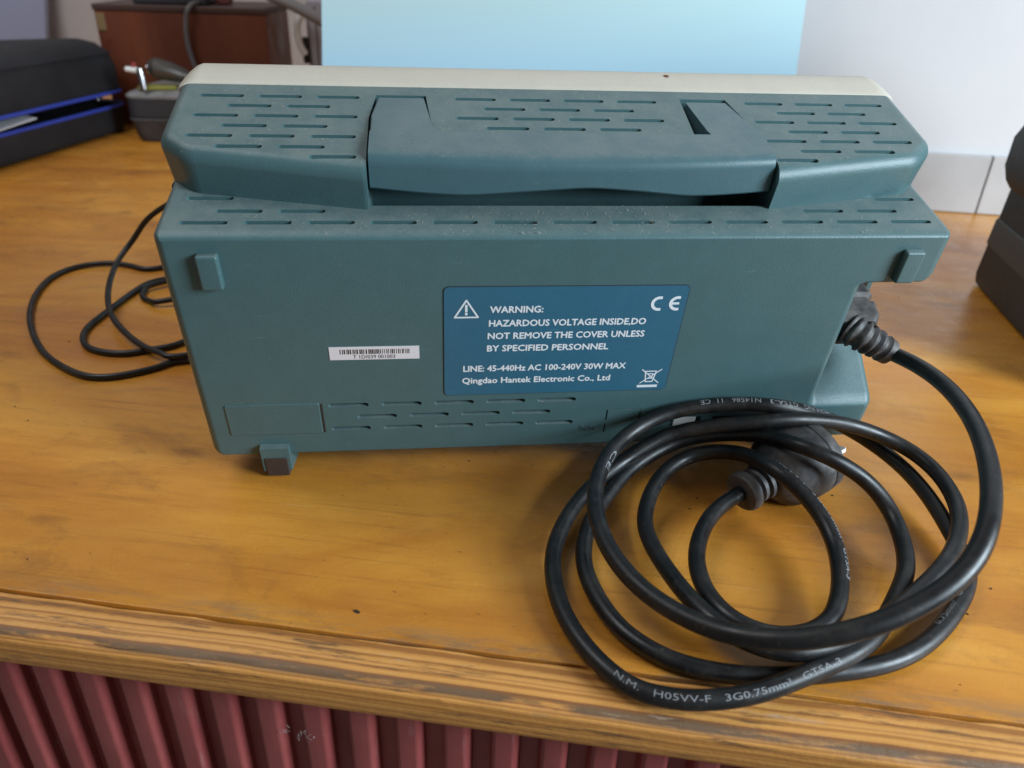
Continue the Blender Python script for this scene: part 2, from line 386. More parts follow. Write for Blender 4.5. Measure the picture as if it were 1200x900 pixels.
# --- upper housing (hump) with handle recess
pl = round_poly([(-155.8, 77.7, 0), (-155.8, 38, 9), (-145, 27.4, 14), (-79, 15.6, 4), (79, 15.6, 4), (145, 27.4, 14), (155.8, 38, 9), (155.8, 77.7, 0)], 7)
# order above runs clockwise? enforce CCW
def plan(inset, zf):
    out = []
    for p, n in pl:
        x = p.x - n.x * inset; y = p.y - n.y * inset
        if p.y > 77: y = p.y; x = math.copysign(155.8 - inset, p.x)
        out.append((x, y, zf(y)))
    return out
rings = [plan(2.0, lambda y: 112.5), plan(0.8, lambda y: ztop(y) - 12)]
for k in range(0, 8):
    a = math.pi / 2 * k / 7
    rings.append(plan(5 * (1 - math.cos(a)), lambda y, a=a: ztop(y) - 5.5 * (1 - math.sin(a))))
hump = MB().loft(rings).mesh('upper_housing', 1)
cut = MB()
cut.box(-77.8, 81.8, -10, 39.0, 105, 170)
hump = boolean(hump, cut.mesh('cut', 1)); cut = MB()
cut.prism([(-77.8, 38.0), (-52.4, 38.0), (-52.6, 43), (-55.0, 70.6), (-75.4, 70.6), (-77.8, 52)], 127, 170)
cut.prism([(53.2, 38.0), (81.8, 38.0), (80.6, 44), (74.4, 71.2), (54.0, 71.2)], 127, 170)
c2 = MB()
for x, y in top_slots: c2.prism([(x + a, y + b) for a, b in CAP], ztop(y) - 2.5, ztop(y) + 6)
hump = boolean(hump, cut.mesh('cut', 1)); hump = boolean(hump, c2.mesh('cut', 1))
hump.transform(Matrix.Scale(MM, 4)); obj('upper_housing', hump, m_teal, scope, angle=38)
# slot floors, one per vent slot
cap_s = capsule(17.3, 2.1)
slot_h = MB().prism(cap_s, 0, 0.3).mesh('vent_slot')
slot_v = MB().loft([[(a, 0, b) for a, b in cap_s], [(a, 0.3, b) for a, b in cap_s]]).mesh('vent_slot')
for L_, f in ((top_slots, ztop), (sh_slots, zsh)):
    for x, y in L_:
        o = obj('vent_slot', slot_h, m_darkteal, scope, smooth=False); o.location = Vector((x + 0.1, y, f(y) - 2.5)) * MM
for x, z in rear_slots:
    o = obj('vent_slot', slot_v, m_darkteal, scope, smooth=False); o.location = Vector((x + 0.1, 2.3, z)) * MM
# --- cream bezel
bz = round_poly([(-156.9, -3, 9), (156.9, -3, 9), (156.9, 146.6, 9), (-156.9, 146.6, 9)], 8)
def bring(y, ix, iz): return [(p.x - n.x * ix, y, p.y - n.y * iz) for p, n in bz]
rings = [bring(77.8, 1.2, 6.5), bring(78.1, 0.8, 6.1), bring(80, 0.7, 5.4), bring(84, 1.4, 4.4), bring(88, 2.4, 3.7), bring(92, 3.8, 3.6), bring(95, 5.2, 4.2), bring(97.5, 7, 6), bring(99, 9, 9)]
MB().loft(rings).build('bezel', m_cream, scope)
# brown chip on the bezel, fluff and grit on the shoulder
cm_ = MB(); cm_.loft([[(52 + 1.5 * math.cos(a) * q, 88.6 + 1.6 * math.sin(a) * q, z) for a in [2 * math.pi * k / 9 for k in range(9)]] for q, z in ((1, 141.0), (0.8, 143.15))])
cm_.build('chip_mark', flat('rust_brown', (0.16, 0.07, 0.035), 0.8), scope, smooth=False)
gr = MB(); rg = random.Random(21)
for i in range(110):
    if i < 45: x, y = rg.gauss(5, 26), rg.uniform(1.5, 19)
    else: x, y = rg.uniform(-150, 150), rg.choice((rg.uniform(1, 20), rg.uniform(24, 76)))
    if y > 22 and not (-48 < x < 48 and y > 42 or abs(x) > 85): continue
    if abs(x) > 60 and 13 < y < 24: continue
    z = (zsh(y) if y < 22 else ztop(y)); a = rg.uniform(0, 6.28); l = rg.choice((0.2, 0.3, 0.45, 1.1)); wd = 0.11
    dx, dy = math.cos(a) * l, math.sin(a) * l
    gr.loft([[(x - dx - wd * q, y - dy - wd * p, z + 0.05 + 0.25 * i_) for q, p in ((1, 1), (-1, 1), (-1, -1), (1, -1))] if i_ == 0 else [(x + dx * .2 - wd * q, y + dy * .2 - wd * p, z + 0.3) for q, p in ((1, 1), (-1, 1), (-1, -1), (1, -1))] for i_ in (0, 1)])
o = gr.build('dust_grit', flat('pale_grit', (0.36, 0.34, 0.30), 0.9), scope, smooth=False); o['kind'] = 'stuff'
# --- carry handle
def zb(x):
    pts = [(-77, 122.5), (-60, 121.4), (-42, 120.8), (-20, 122.8), (7, 125.0), (30, 123.0), (47, 120.8), (62, 120.9), (81, 121.6)]
    for (a, za), (b, zb_) in zip(pts, pts[1:]):
        if x <= b:
            q = (x - a) / (b - a); q = q * q * (3 - 2 * q) if False else q
            return za + (zb_ - za) * q
    return pts[-1][1]
zbs = [zb(-77 + 158 * i / 60) for i in range(61)]
for _ in range(6): zbs = [zbs[0]] + [(zbs[i - 1] + 2 * zbs[i] + zbs[i + 1]) / 4 for i in range(1, 60)] + [zbs[-1]]
zhan = lambda y: ztop(y) + 0.4 + (68 - y) / 48 * 2.6
rings = []
for i in range(61):
    x = -76.9 + 157.6 * i / 60; yr = 16.2 + 4.0 * ((x - 2) / 79) ** 2; zz = zhan
    s_ = [(x, 38.7, zz(38.7)), (x, yr + 7, zz(yr + 7))]
    for k in range(1, 7):
        a = math.pi / 2 * k / 6; s_.append((x, yr + 5 - 5 * math.sin(a), zz(yr + 5) - 5 * (1 - math.cos(a))))
    b_ = zbs[i]
    s_ += [(x, yr - 0.1, b_ + 1.0), (x, yr + 0.5, b_ + 0.2), (x, yr + 1.4, b_), (x, yr + 3.4, b_ + 0.3), (x, yr + 4.0, b_ + 1.2), (x, yr + 4.4, 128), (x, yr + 8, 130), (x, 38.7, 130.5)]
    if i in (0, 60):
        e = MB(); cx_ = 0.6 if i == 0 else -0.6
        cy = sum(p[1] for p in s_) / len(s_); cz = sum(p[2] for p in s_) / len(s_)
    rings.append(s_)
hb = MB().loft(rings)
def arm(poly):
    hb.loft([[(x, y, 130.5) for x, y in poly], [(x, y, zhan(y) - 0.3) for x, y in poly], [(x * 0.994 + q, y - 0.15, zhan(y)) for (x, y), q in zip(poly, [0.0] * len(poly))]])
arm([(-76.7, 38.7), (-49.5, 38.7), (-51.6, 40.0), (-53.0, 42.5), (-56.2, 67.8), (-74.4, 67.8), (-76.7, 52)])
arm([(56.2, 67.8), (58.6, 41.8), (59.5, 38.7), (80.6, 38.7), (79.4, 44), (73.8, 67.8)])
obj('handle', hb.mesh('handle'), m_handle, scope, angle=32)
for x0, x1 in ((-73.5, -57), (57, 73)):
    MB().box(x0, x1, 66.2, 71.8, 130, 135.5, 0.8).build('handle_pivot', m_handle, scope)
# --- cord tabs
for x in (-140.0, 134.6):
    MB().box(x, x + 8.2, -3.3, 0.6, 92.6, 107.4, 1.1).build('cord_tab', m_teal, scope, angle=40)
# --- battery cover
bc = round_poly([(-144, 14, 1), (-104, 14, 1), (-104, 32, 1), (-144, 32, 1)], 3)
MB().loft([[(p.x, 0.4, p.y) for p, n in bc], [(p.x, -0.25, p.y) for p, n in bc], [(p.x - n.x * .35, -0.45, p.y - n.y * .35) for p, n in bc]]).build('cover_plate', m_teal, scope, angle=15)
MB().box(-103.4, -102.8, -0.35, 0.3, 14.5, 31.5).build('joint_line', m_ink, scope, smooth=False)
# --- moulded marks and ports
em = text_mesh('MM', 5.2, 0.02, 0.12)
o = obj('moulded_mark', em, m_teal, scope, smooth=False); o.scale = (MM, MM, MM); o.rotation_euler = (R(90), 0, 0); o.location = Vector((12.4, -0.05, 10.5)) * MM
MB().box(57.5, 68.2, 0.6, 2.8, 10.8, 16.6, 0.3).build('port', m_port, scope)
MB().box(78, 92, 1.2, 2.8, 11, 16.4, 0.3).build('port', m_black, scope)
# --- feet
for x in (-132.5, 119.5):
    f = MB().loft([[(x, -3.2, -6.5), (x + 12.5, -3.2, -6.5), (x + 12.5, -3.2, 7.8), (x, -3.2, 7.8)], [(x - .4, 10, -9.3), (x + 13.4, 10, -9.3), (x + 13.4, 10, 7.8), (x - .4, 10, 7.8)]]).build('foot', m_teal, scope, smooth=False)
    MB().box(x + 1.2, x + 11.3, -3.7, 6, -9.4, 2.0, 0.5).build('rubber_pad', m_pad, f)
for x in (-130, 118):
    MB().box(x, x + 14, 78, 90, -27.9, 2, 1.2).build('front_leg', m_teal, scope)
# --- warning label
lb = round_poly([(-49.8, 20.6 + 14, 2), (49.2, 21.2 + 14, 2), (49.4, 77.2 + 14, 2), (-49.8, 77.4 + 14, 2)], 4)
DZ = 14.0
lb = round_poly([(-49.9, 34.9, 2), (49.0, 35.3, 2), (49.4, 91.1, 2), (-49.9, 91.4, 2)], 4)
label = MB().loft([[(p.x, 0.3, p.y) for p, n in lb], [(p.x, -0.35, p.y) for p, n in lb]]).build('warning_label', m_blue, scope, smooth=False)
label['label'] = 'blue warning label with white print'
MB().loft([[(p.x + n.x * .35, 0.3, p.y + n.y * .35) for p, n in lb], [(p.x + n.x * .35, -0.12, p.y + n.y * .35) for p, n in lb]]).build('label_recess', m_ink, label, smooth=False)
def lettering(s, x0, x1, z0, h, mat, parent, y=-0.45, bold=0.028, name='lettering'):
    me = text_mesh(s, 1.0, 0.0, 0.0)
    xs = [v.co.x for v in me.vertices]; ref = text_mesh('H', 1.0); hz = [v.co.y for v in ref.vertices]; H = max(hz) - min(hz); y0 = min(hz)
    kx = (x1 - x0) / (max(xs) - min(xs)); ky = h / H; mn = min(xs)
    for v in me.vertices: v.co = Vector((x0 + (v.co.x - mn) * kx, y, z0 + (v.co.y - y0) * ky)) * MM
    bm = bmesh.new()
    for q, (dx, dz) in enumerate(((-0.16, 0), (0.16, 0), (0, 0.12), (0, -0.12))[:4 if bold > 0.02 else 1]):
        m2 = me.copy()
        for v in m2.vertices: v.co += Vector((dx, -0.012 * q, dz)) * MM
        bm.from_mesh(m2); bpy.data.meshes.remove(m2)
    bm.to_mesh(me); bm.free(); me.update(); return obj(name, me, mat, parent, smooth=False)
for s, x0, x1, z in (('WARNING:', -31.4, -9.9, 79.0), ('HAZARDOUS VOLTAGE INSIDE,DO', -31.6, 33.8, 72.2), ('NOT REMOVE THE COVER UNLESS', -31.9, 34.2, 65.7), ('BY SPECIFIED PERSONNEL', -32.0, 19.6, 59.2), ('LINE: 45-440Hz AC 100-240V 30W MAX', -41.8, 28.8, 48.3), ('Qingdao Hantek Electronic Co., Ltd', -42.2, 22.7, 41.6)):
    lettering(s, x0, x1, z, 3.1, m_print, label)
def strip(mb, pts, wd, y=-0.45):        # flat stroke in the label plane, (x, z) points
    for (a, b), (c_, d) in zip(pts, pts[1:]):
        t_ = Vector((c_ - a, d - b)); n_ = Vector((-t_.y, t_.x)).normalized() * wd / 2; t_ = t_.normalized() * wd * 0.3
        mb.add([(a - t_.x + n_.x, y, b - t_.y + n_.y), (a - t_.x - n_.x, y, b - t_.y - n_.y), (c_ + t_.x - n_.x, y, d + t_.y - n_.y), (c_ + t_.x + n_.x, y, d + t_.y + n_.y)], [(0, 1, 2, 3)])
        y -= 0.004
    return mb
b = strip(MB(), [(-45.6, 76.9), (-36.2, 76.9), (-41.0, 85.2), (-45.6, 76.9)], 0.75); strip(b, [(-41.0, 82.8), (-41.0, 79.8)], 1.0, -0.47); strip(b, [(-41.0, 78.9), (-41.0, 78.3)], 1.0, -0.47)
b.build('warning_triangle', m_print, label, smooth=False)
def arc(cx_, cz, r_, a0, a1, n=14): return [(cx_ + r_ * math.cos(R(a0 + (a1 - a0) * k / n)), cz + r_ * math.sin(R(a0 + (a1 - a0) * k / n))) for k in range(n + 1)]
b = strip(MB(), arc(38.0, 82.5, 2.9, 80, 280), 1.3); strip(b, arc(45.6, 82.5, 2.9, 80, 280), 1.3); strip(b, [(43.2, 82.5), (46.0, 82.5)], 1.1, -0.50)
b.build('conformity_mark', m_print, label, smooth=False)
b = strip(MB(), [(38.4, 46.2), (39.2, 40.2), (42.3, 40.2), (43.3, 46.2), (38.2, 46.2)], 0.55); strip(b, [(36.8, 47.2), (45.2, 39.4)], 0.5, -0.48); strip(b, [(45.6, 47.2), (36.8, 39.4)], 0.5, -0.5); strip(b, [(39.8, 44.8), (41.9, 44.8), (41.6, 42.2), (40.0, 42.2)], 0.5, -0.52); strip(b, [(36.2, 37.6), (44.6, 37.6)], 1.4, -0.48)
b.build('bin_symbol', m_print, label, smooth=False)
# --- serial number sticker
st = MB().box(-96.9, -60.2, -0.2, 0.3, 55.9, 62.6).build('serial_sticker', m_sticker, scope, smooth=False)
b = MB(); rb = random.Random(11); x = -92.6
while x < -64.6:
    wd = rb.choice((0.25, 0.35, 0.5)); b.box(x, x + wd, -0.26, -0.1, 58.9, 61.3); x += wd + rb.choice((0.25, 0.35, 0.6))
b.build('barcode', m_ink, st, smooth=False)
lettering('T 1D/039 001003', -87.2, -70.0, 56.5, 1.9, m_ink, st, y=-0.26, bold=0.0)

# ------------------------------------------------------------------ power cord
t = NT('black_pvc'); v = t.coord()
c = t.mix(t.map(t.noise(v, 75, 7, .75), 0.46, 0.72), (0.006, 0.006, 0.007), (0.026, 0.023, 0.020)); c = t.mix(t.map(t.noise(v, 420, 4, .7), 0.60, 0.76, 0, .5), c, (0.11, 0.095, 0.08))
t.color(c); t.rough(t.map(t.noise(v, 90, 5), 0.3, 0.7, 0.30, 0.52)); t.bump(t.noise(v, 500, 4), 0.12, 0.0003)
m_pvc = t.m
t = NT('dusty_rubber'); v = t.coord(); c = t.mix(t.map(t.noise(v, 90, 6, .7), 0.4, 0.72), (0.028, 0.026, 0.028), (0.15, 0.135, 0.125)); t.color(c); t.rough(0.55); t.bump(t.noise(v, 300, 4), 0.2, 0.0004); m_dusty = t.m
MAINS=[(153.4,18.1,60.5),(154.5,15.3,60.8),(155.7,11.5,61.1),(156.9,6.8,61.5),(157.8,1.1,61.8),(158.3,-5.5,62.2),(158.2,-12.9,62.6),(157.4,-21.2,62.9),
         (155.4,-30.6,63.3),(152.4,-40.9,63.6),(148.3,-51.5,64.0),(143.6,-61.8,64.2),(138.8,-71.3,64.1),(133.8,-80.1,63.9),(128.7,-88.2,63.7),
         (123.9,-95.3,63.0),(119.7,-101.3,61.7),(115.7,-106.4,60.0),(111.6,-110.6,57.9),(107.3,-114.0,55.7),(102.7,-116.8,53.4),(97.8,-119.0,51.1),
         (92.5,-120.6,48.9),(86.9,-121.9,46.7),(81.0,-123.0,44.5),(74.9,-123.7,42.4),(68.6,-123.8,40.3),(62.2,-123.4,38.3),(56.4,-122.4,36.3),
         (51.1,-120.8,34.4),(45.9,-118.6,32.6),(40.8,-115.8,30.7),(35.8,-112.3,28.9),(31.2,-107.9,27.2),(26.8,-102.7,25.5),(22.7,-96.9,24.1),(18.9,-90.9,23.0),
         (15.4,-84.7,22.4),(12.3,-78.1,22.2),(9.6,-71.1,22.5),(7.7,-63.5,22.9),(6.6,-55.3,23.3),(6.5,-46.7,23.7),(7.2,-38.1,24.1),(8.9,-29.8,24.5),
         (11.6,-21.3,25.0),(15.6,-12.5,25.5),(20.7,-3.8,26.0),(26.9,4.0,26.5),(33.4,8.6,28.4),(40.2,11.9,30.4),(46.6,14.0,32.4),(53.2,14.8,34.4),
         (60.4,14.3,36.5),(69.1,14.4,37.4),(77.6,13.5,38.3),(85.2,11.8,39.2),(92.0,9.3,40.1),(97.7,6.2,41.1),(104.8,6.6,39.4),(112.2,8.0,36.9),
         (120.6,11.4,32.8),(128.7,14.1,28.7),(136.4,15.9,24.6),(143.6,16.6,20.5),(150.7,15.6,16.5),(157.3,12.0,13.0),(160.5,3.4,12.2),(162.6,-5.4,11.3),
         (163.3,-14.1,10.5),(163.2,-22.5,9.7),(162.5,-30.3,8.9),(161.4,-37.4,8.2),(160.4,-44.0,7.5),(159.4,-49.8,6.9),(158.4,-55.2,6.3),(157.3,-59.9,5.9),
         (155.9,-64.3,5.4),(153.8,-68.3,5.1),(151.1,-71.9,4.7),(147.8,-75.5,4.5),(144.1,-79.0,4.2),(140.0,-82.7,4.1),(135.3,-86.6,3.9),(130.1,-90.7,3.8),
         (124.8,-94.4,3.7),(119.8,-97.5,3.6),(114.9,-100.1,3.6),(110.1,-102.3,3.5),(105.3,-104.1,3.5),(100.5,-105.5,3.5),(95.7,-106.5,3.4),(90.9,-107.2,3.4),
         (86.3,-107.7,3.4),(81.9,-107.9,3.4),(77.4,-108.1,3.4),(72.6,-108.3,3.4),(67.6,-108.5,3.4),(62.7,-108.5,3.4),(58.0,-108.3,3.4),(53.2,-107.9,3.4),
         (48.2,-107.3,3.4),(43.1,-106.4,3.4),(38.1,-105.1,3.4),(33.2,-103.5,3.4),(28.7,-101.7,3.4),(24.8,-99.5,3.4),(21.4,-97.1,3.4),(18.1,-94.3,3.4),
         (15.0,-91.1,3.5),(12.1,-87.6,3.5),(9.7,-83.7,3.5),(7.6,-79.4,3.5),(5.9,-74.5,3.6),(4.6,-69.3,3.6),(3.6,-64.2,3.7),(2.9,-59.9,3.8),(2.6,-55.9,3.9),
         (2.5,-52.0,4.1),(2.8,-48.0,4.3),(3.5,-43.6,4.5),(4.6,-38.4,4.8),(6.4,-32.9,5.1),(8.6,-27.7,5.5),(11.4,-22.8,6.0),(14.3,-18.5,6.5),(17.2,-14.8,7.1),
         (20.2,-11.2,7.8),(23.5,-7.1,8.5),(27.2,-2.2,9.4),(31.6,2.6,10.3),(37.0,6.8,11.3),(42.7,10.4,12.5),(47.8,12.9,13.7),(52.2,14.5,14.9),(56.4,15.4,16.3),
         (60.7,15.9,17.8),(65.2,15.8,19.3),(70.2,14.8,20.9),(75.6,12.7,22.5),(80.8,10.1,24.2),(85.6,7.0,26.0),(89.8,3.4,27.8),(93.0,-0.9,29.6),(95.3,-5.9,31.5),
         (97.3,-11.3,33.3),(99.2,-16.8,35.3),(101.9,-21.7,36.3),(107.1,-24.1,34.9),(114.3,-25.1,31.6),(120.7,-26.8,28.4),(125.7,-29.0,25.2),(129.6,-31.5,22.0),
         (132.5,-34.6,18.7),(134.7,-38.1,15.5),(135.1,-43.1,13.3),(133.5,-49.8,12.5),(131.4,-56.2,11.8),(129.5,-61.4,11.2),(127.6,-65.7,10.7),
         (125.1,-69.7,10.2),(121.6,-74.0,9.8),(117.6,-78.3,9.5),(113.7,-82.4,9.3),(109.9,-86.3,9.1),(106.0,-90.2,9.1),(101.9,-94.3,9.2),(97.7,-98.1,9.3),
         (93.9,-101.1,9.5),(90.2,-103.2,9.7),(86.5,-105.1,9.9),(82.8,-107.0,10.2),(79.1,-108.7,10.3),(75.2,-110.0,10.1),(71.1,-111.1,9.7),(66.4,-112.3,9.2),
         (61.0,-114.0,8.7),(55.2,-115.7,8.2),(49.7,-117.0,7.7),(44.4,-117.7,7.2),(39.3,-118.1,6.8),(34.4,-118.0,6.4),(29.8,-117.6,6.0),(25.9,-117.1,5.6),
         (22.8,-116.4,5.3),(19.6,-115.4,5.0),(15.8,-114.2,4.8),(11.9,-112.7,4.6),(8.5,-110.8,4.4),(5.7,-108.3,4.3),(3.0,-105.1,4.1),(0.2,-101.0,4.1),
         (-2.6,-96.3,4.0),(-5.1,-91.1,4.1),(-7.2,-85.6,4.1),(-8.9,-79.9,4.2),(-10.1,-74.4,4.3),(-10.7,-68.9,4.5),(-11.0,-63.3,4.7),(-10.9,-57.6,5.0),
         (-10.5,-52.4,5.4),(-9.9,-47.8,5.8),(-8.8,-43.4,6.3),(-6.8,-37.9,6.9),(-3.8,-31.2,7.5),(-0.1,-24.4,8.2),(4.2,-18.2,9.0),(8.8,-12.9,9.8),
         (12.8,-8.7,10.7),(16.2,-5.6,11.6),(20.1,-2.3,12.4),(25.1,2.3,12.5),(30.4,6.1,13.5),(35.0,7.5,16.0),(39.4,8.2,18.8),(44.1,10.4,20.2),(48.3,11.8,21.7),
         (52.4,12.4,23.3),(57.1,12.3,24.9),(62.4,11.4,26.7),(68.1,10.0,28.5),(74.1,8.0,30.3),(80.2,5.8,32.2),(86.3,3.5,34.1),(92.8,2.4,35.5),(99.8,2.4,35.9),
         (106.2,2.1,36.1),(112.9,2.4,35.6),(120.1,3.9,34.1),(127.8,6.0,31.8),(135.1,7.3,29.5),(142.1,7.4,27.2),(148.7,6.6,24.9),(155.0,5.2,22.6),
         (160.7,3.1,20.5),(164.9,-0.8,19.1),(167.7,-6.0,18.1),(169.3,-12.0,17.4),(169.7,-18.2,16.7),(169.2,-24.5,16.0),(168.1,-30.4,15.4),(166.7,-35.7,14.9),
         (164.8,-40.8,14.4),(161.8,-46.3,14.0),(157.8,-52.1,13.6),(153.3,-57.6,13.3),(148.5,-62.6,13.0),(143.2,-67.3,12.8),(137.0,-72.2,12.6),
         (130.0,-77.2,12.4),(122.1,-82.3,12.4),(113.6,-87.6,12.4),(105.0,-92.6,12.4),(96.9,-96.9,12.4),(89.4,-100.4,12.4),(82.3,-103.1,12.4),(75.8,-105.1,12.4),
         (69.8,-106.4,12.4),(64.5,-106.8,12.4),(59.9,-106.4,12.4),(55.6,-105.1,12.4),(51.2,-102.8,12.4),(47.0,-99.8,12.4),(43.4,-96.0,12.4),(40.5,-91.7,12.4),
         (38.2,-87.0,12.4),(36.3,-82.2,12.3),(35.0,-76.8,11.5),(34.1,-71.7,10.8),(33.4,-67.1,10.1),(32.9,-62.5,9.4),(32.2,-57.5,8.9),(31.6,-52.1,8.4),
         (31.1,-46.5,8.1),(30.7,-40.5,7.8),(30.9,-34.8,7.7),(31.7,-30.0,7.7),(33.2,-25.5,7.9),(35.0,-20.9,8.2),(37.2,-15.9,8.7),(39.9,-10.9,9.2),
         (43.3,-5.8,10.0),(47.2,-1.0,10.8),(51.6,3.1,11.7),(56.5,6.2,12.7),(61.6,8.2,13.9),(66.8,8.1,15.4),(71.9,6.8,17.1),(76.1,4.2,18.8),(79.5,0.7,20.6),
         (82.1,-3.6,22.5),(83.9,-8.5,24.3),(85.2,-14.1,26.1),(86.4,-19.8,27.6),(88.2,-24.4,27.8),(90.5,-28.0,27.0),(93.3,-30.5,25.1),(95.8,-33.5,23.2),
         (98.1,-36.8,21.3),(100.1,-40.5,19.5),(101.6,-44.6,17.6),(102.4,-49.1,15.7),(102.5,-53.9,13.8),(101.5,-59.5,12.7),(99.6,-65.5,12.0),(97.4,-71.1,11.3),
         (95.0,-76.1,10.7),(92.4,-80.6,10.2),(89.7,-84.5,9.8),(87.1,-87.8,9.5),(84.2,-90.7,9.4),(80.8,-93.0,9.4),(77.0,-95.0,9.5),(72.8,-96.5,9.7),
         (68.2,-97.5,10.1),(63.7,-98.0,10.5),(59.6,-97.8,11.0),(55.9,-97.0,11.6),(52.6,-95.8,12.3),(49.8,-93.8,12.4),(47.5,-91.2,12.4),(45.6,-88.3,12.4),
         (44.1,-85.0,12.4),(43.1,-81.2,12.2),(42.7,-76.8,11.7),(42.6,-72.1,11.3),(43.0,-67.1,10.9),(43.8,-61.9,10.5),(45.2,-56.4,10.2),(47.4,-50.7,10.0),
         (50.1,-45.0,9.9),(53.3,-39.6,9.8),(56.9,-34.4,9.8),(60.7,-29.9,9.9),(64.6,-26.0,10.0),(68.7,-22.7,10.2),(72.9,-20.0,10.4),(76.7,-18.0,10.6),
         (78.1,-17.6,11.0)]
CP = [Vector(p) for p in MAINS]
for _ in range(3): CP = [CP[0]] + [(CP[i - 1] + 2 * CP[i] + CP[i + 1]) / 4 for i in range(1, len(CP) - 1)] + [CP[-1]]
cord = empty('power_cord', (60, -50, 0)); cinv = Vector((60, -50, 0))
tag(cord, 'thick black mains cord coiled in front of the oscilloscope', 'power cord')
def loc(pts): return [Vector(p) - cinv for p in pts]
fine = catmull(CP, 3)
MB().tube(loc(fine), 3.4, 16).build('cable', m_pvc, cord, angle=80, wn=False)
SL = [0.0]
for a, b in zip(fine, fine[1:]): SL.append(SL[-1] + (b - a).length)
def at_s(s):
    import bisect
    i = min(max(bisect.bisect_right(SL, s) - 1, 0), len(fine) - 2); q = (s - SL[i]) / max(1e-6, SL[i + 1] - SL[i])
    return fine[i].lerp(fine[i + 1], q), (fine[min(i + 2, len(fine) - 1)] - fine[max(i - 1, 0)]).normalized()
def s_near(p):
    p = Vector(p); return SL[min(range(len(fine)), key=lambda i: (fine[i] - p).length)]
def cable_text(s, sstart, size, direction, side, gap=1.0, length=None):
    """print text on the cable; side = rough outward direction of the print, direction +1/-1 along the cable"""
    me = text_mesh(s, size, 0.0, 0.0); ys = [v.co.y for v in me.vertices]; ymid = (min(ys) + max(ys)) / 2
    xs = [v.co.x for v in me.vertices]; k = (length / (max(xs) - min(xs))) if length else gap
    side = Vector(side)
    bm = bmesh.new(); bm.from_mesh(me); bmesh.ops.triangulate(bm, faces=bm.faces[:]); bmesh.ops.subdivide_edges(bm, edges=bm.edges[:], cuts=2, use_grid_fill=True); bm.to_mesh(me); bm.free()
    for v in me.vertices:
        p, t_ = at_s(sstart + direction * v.co.x * k); t_ = t_ * direction
        n_ = (side - t_ * side.dot(t_)).normalized(); u_ = n_.cross(t_)      # letter-up
        a = (v.co.y - ymid) / 3.4
        v.co = (p + (n_ * math.cos(a) + u_ * math.sin(a)) * 3.47 - cinv) * MM
    me.update(); return obj('lettering', me, m_cordprint, cord, smooth=False)
TXT_NM = (3.0, -105.1, 4.1)
TXT_J = (128.7, 14.1, 28.7)
TXT_D = (86.4, -19.8, 27.6)
TXT_R = (124.8, -94.4, 3.7)
TXT_L = (20.7, -3.8, 26.0)
# connector plugged into the scope's recess (scope coordinates carried over to the cord)
RX = Matrix.Rotation(TILT, 3, 'X'); T0 = Vector((0, 24.183, 10.767))
def s2w(p): return RX @ Vector(p) + T0 - cinv
def conv(mb): mb.v = [tuple(s2w(p)) for p in mb.v]; return mb
bd = MB()
def rect(y, x0, x1, z0, z1, r_=3):
    return [(p.x, y, p.y) for p, n in round_poly([(x0, z0, r_), (x1, z0, r_), (x1, z1, r_), (x0, z1, r_)], 4)]
bd.loft([rect(37.5, 127, 150, 48, 67.5, 3), rect(27, 127, 149.6, 48, 68, 3), rect(26, 128, 148.5, 49, 66, 3), rect(22, 128, 148, 49, 65, 3)])
bd.loft([rect(21.9, 127.2, 149, 48, 66.5, 2), rect(15, 127.6, 148.5, 48.4, 64.6, 2), rect(12, 128.5, 147, 49.5, 62.5, 3)])
conn = conv(bd).build('connector', m_dusty, cord, angle=30)
a0 = Vector((136, 14, 57)); a1 = Vector((153.5, 4.5, 50.2)); end = CP[0]
path = [s2w(a0), s2w((140, 9.5, 56)), s2w((146, 7, 53.6)), end - cinv]
path = catmull(path, 8); rr = []
for i in range(len(path)):
    q = i / (len(path) - 1); base = 7.4 - 1.9 * q
    rr.append(base + (0.75 if (i % 4) < 2 else -0.65) if 0.12 < q < 0.86 else base + 0.5)
MB().tube(path, rr, 18).build('strain_relief', m_dusty, conn, angle=60, wn=False)
sock = MB().box(124.3, 152.4, 37.0, 38.15, 42, 74, 0.3).build('power_inlet', m_black, scope)

# mains plug lying on the table
ax0 = CP[-1].copy(); ad = Vector((0.885, 0.44, 0.13)).normalized()
prof = [(0, 3.6), (0.2, 8.0), (1.5, 8.8), (4.2, 8.8), (5.0, 7.4), (5.8, 6.0), (7.2, 6.0), (7.6, 7.6), (9.4, 7.6), (9.8, 6.2), (11.2, 6.2), (11.6, 8.0), (13.4, 8.0), (13.8, 6.6), (15.2, 6.6), (15.6, 9.0), (17.5, 11.0), (20, 14.0), (23.5, 16.2), (28, 17.3), (34, 17.7), (39.5, 17.7), (40.1, 17.2), (40.7, 17.7), (45.5, 17.4), (46.6, 16.4), (46.8, 15.0)]
hor = ad.cross(Vector((0, 0, 1))).normalized(); ver = hor.cross(ad)
rings = []
for s_, r_ in prof:
    c_ = ax0 + ad * s_; ring = []
    for k in range(32):
        a = 2 * math.pi * k / 32; p = c_ + (hor * math.cos(a) * r_ * 1.05 + ver * math.sin(a) * r_)
        if p.z < 0.25: p.z = 0.25
        ring.append(p - cinv)
    rings.append(ring)
plug = MB().loft(rings).build('mains_plug', m_dusty, cord, angle=40)
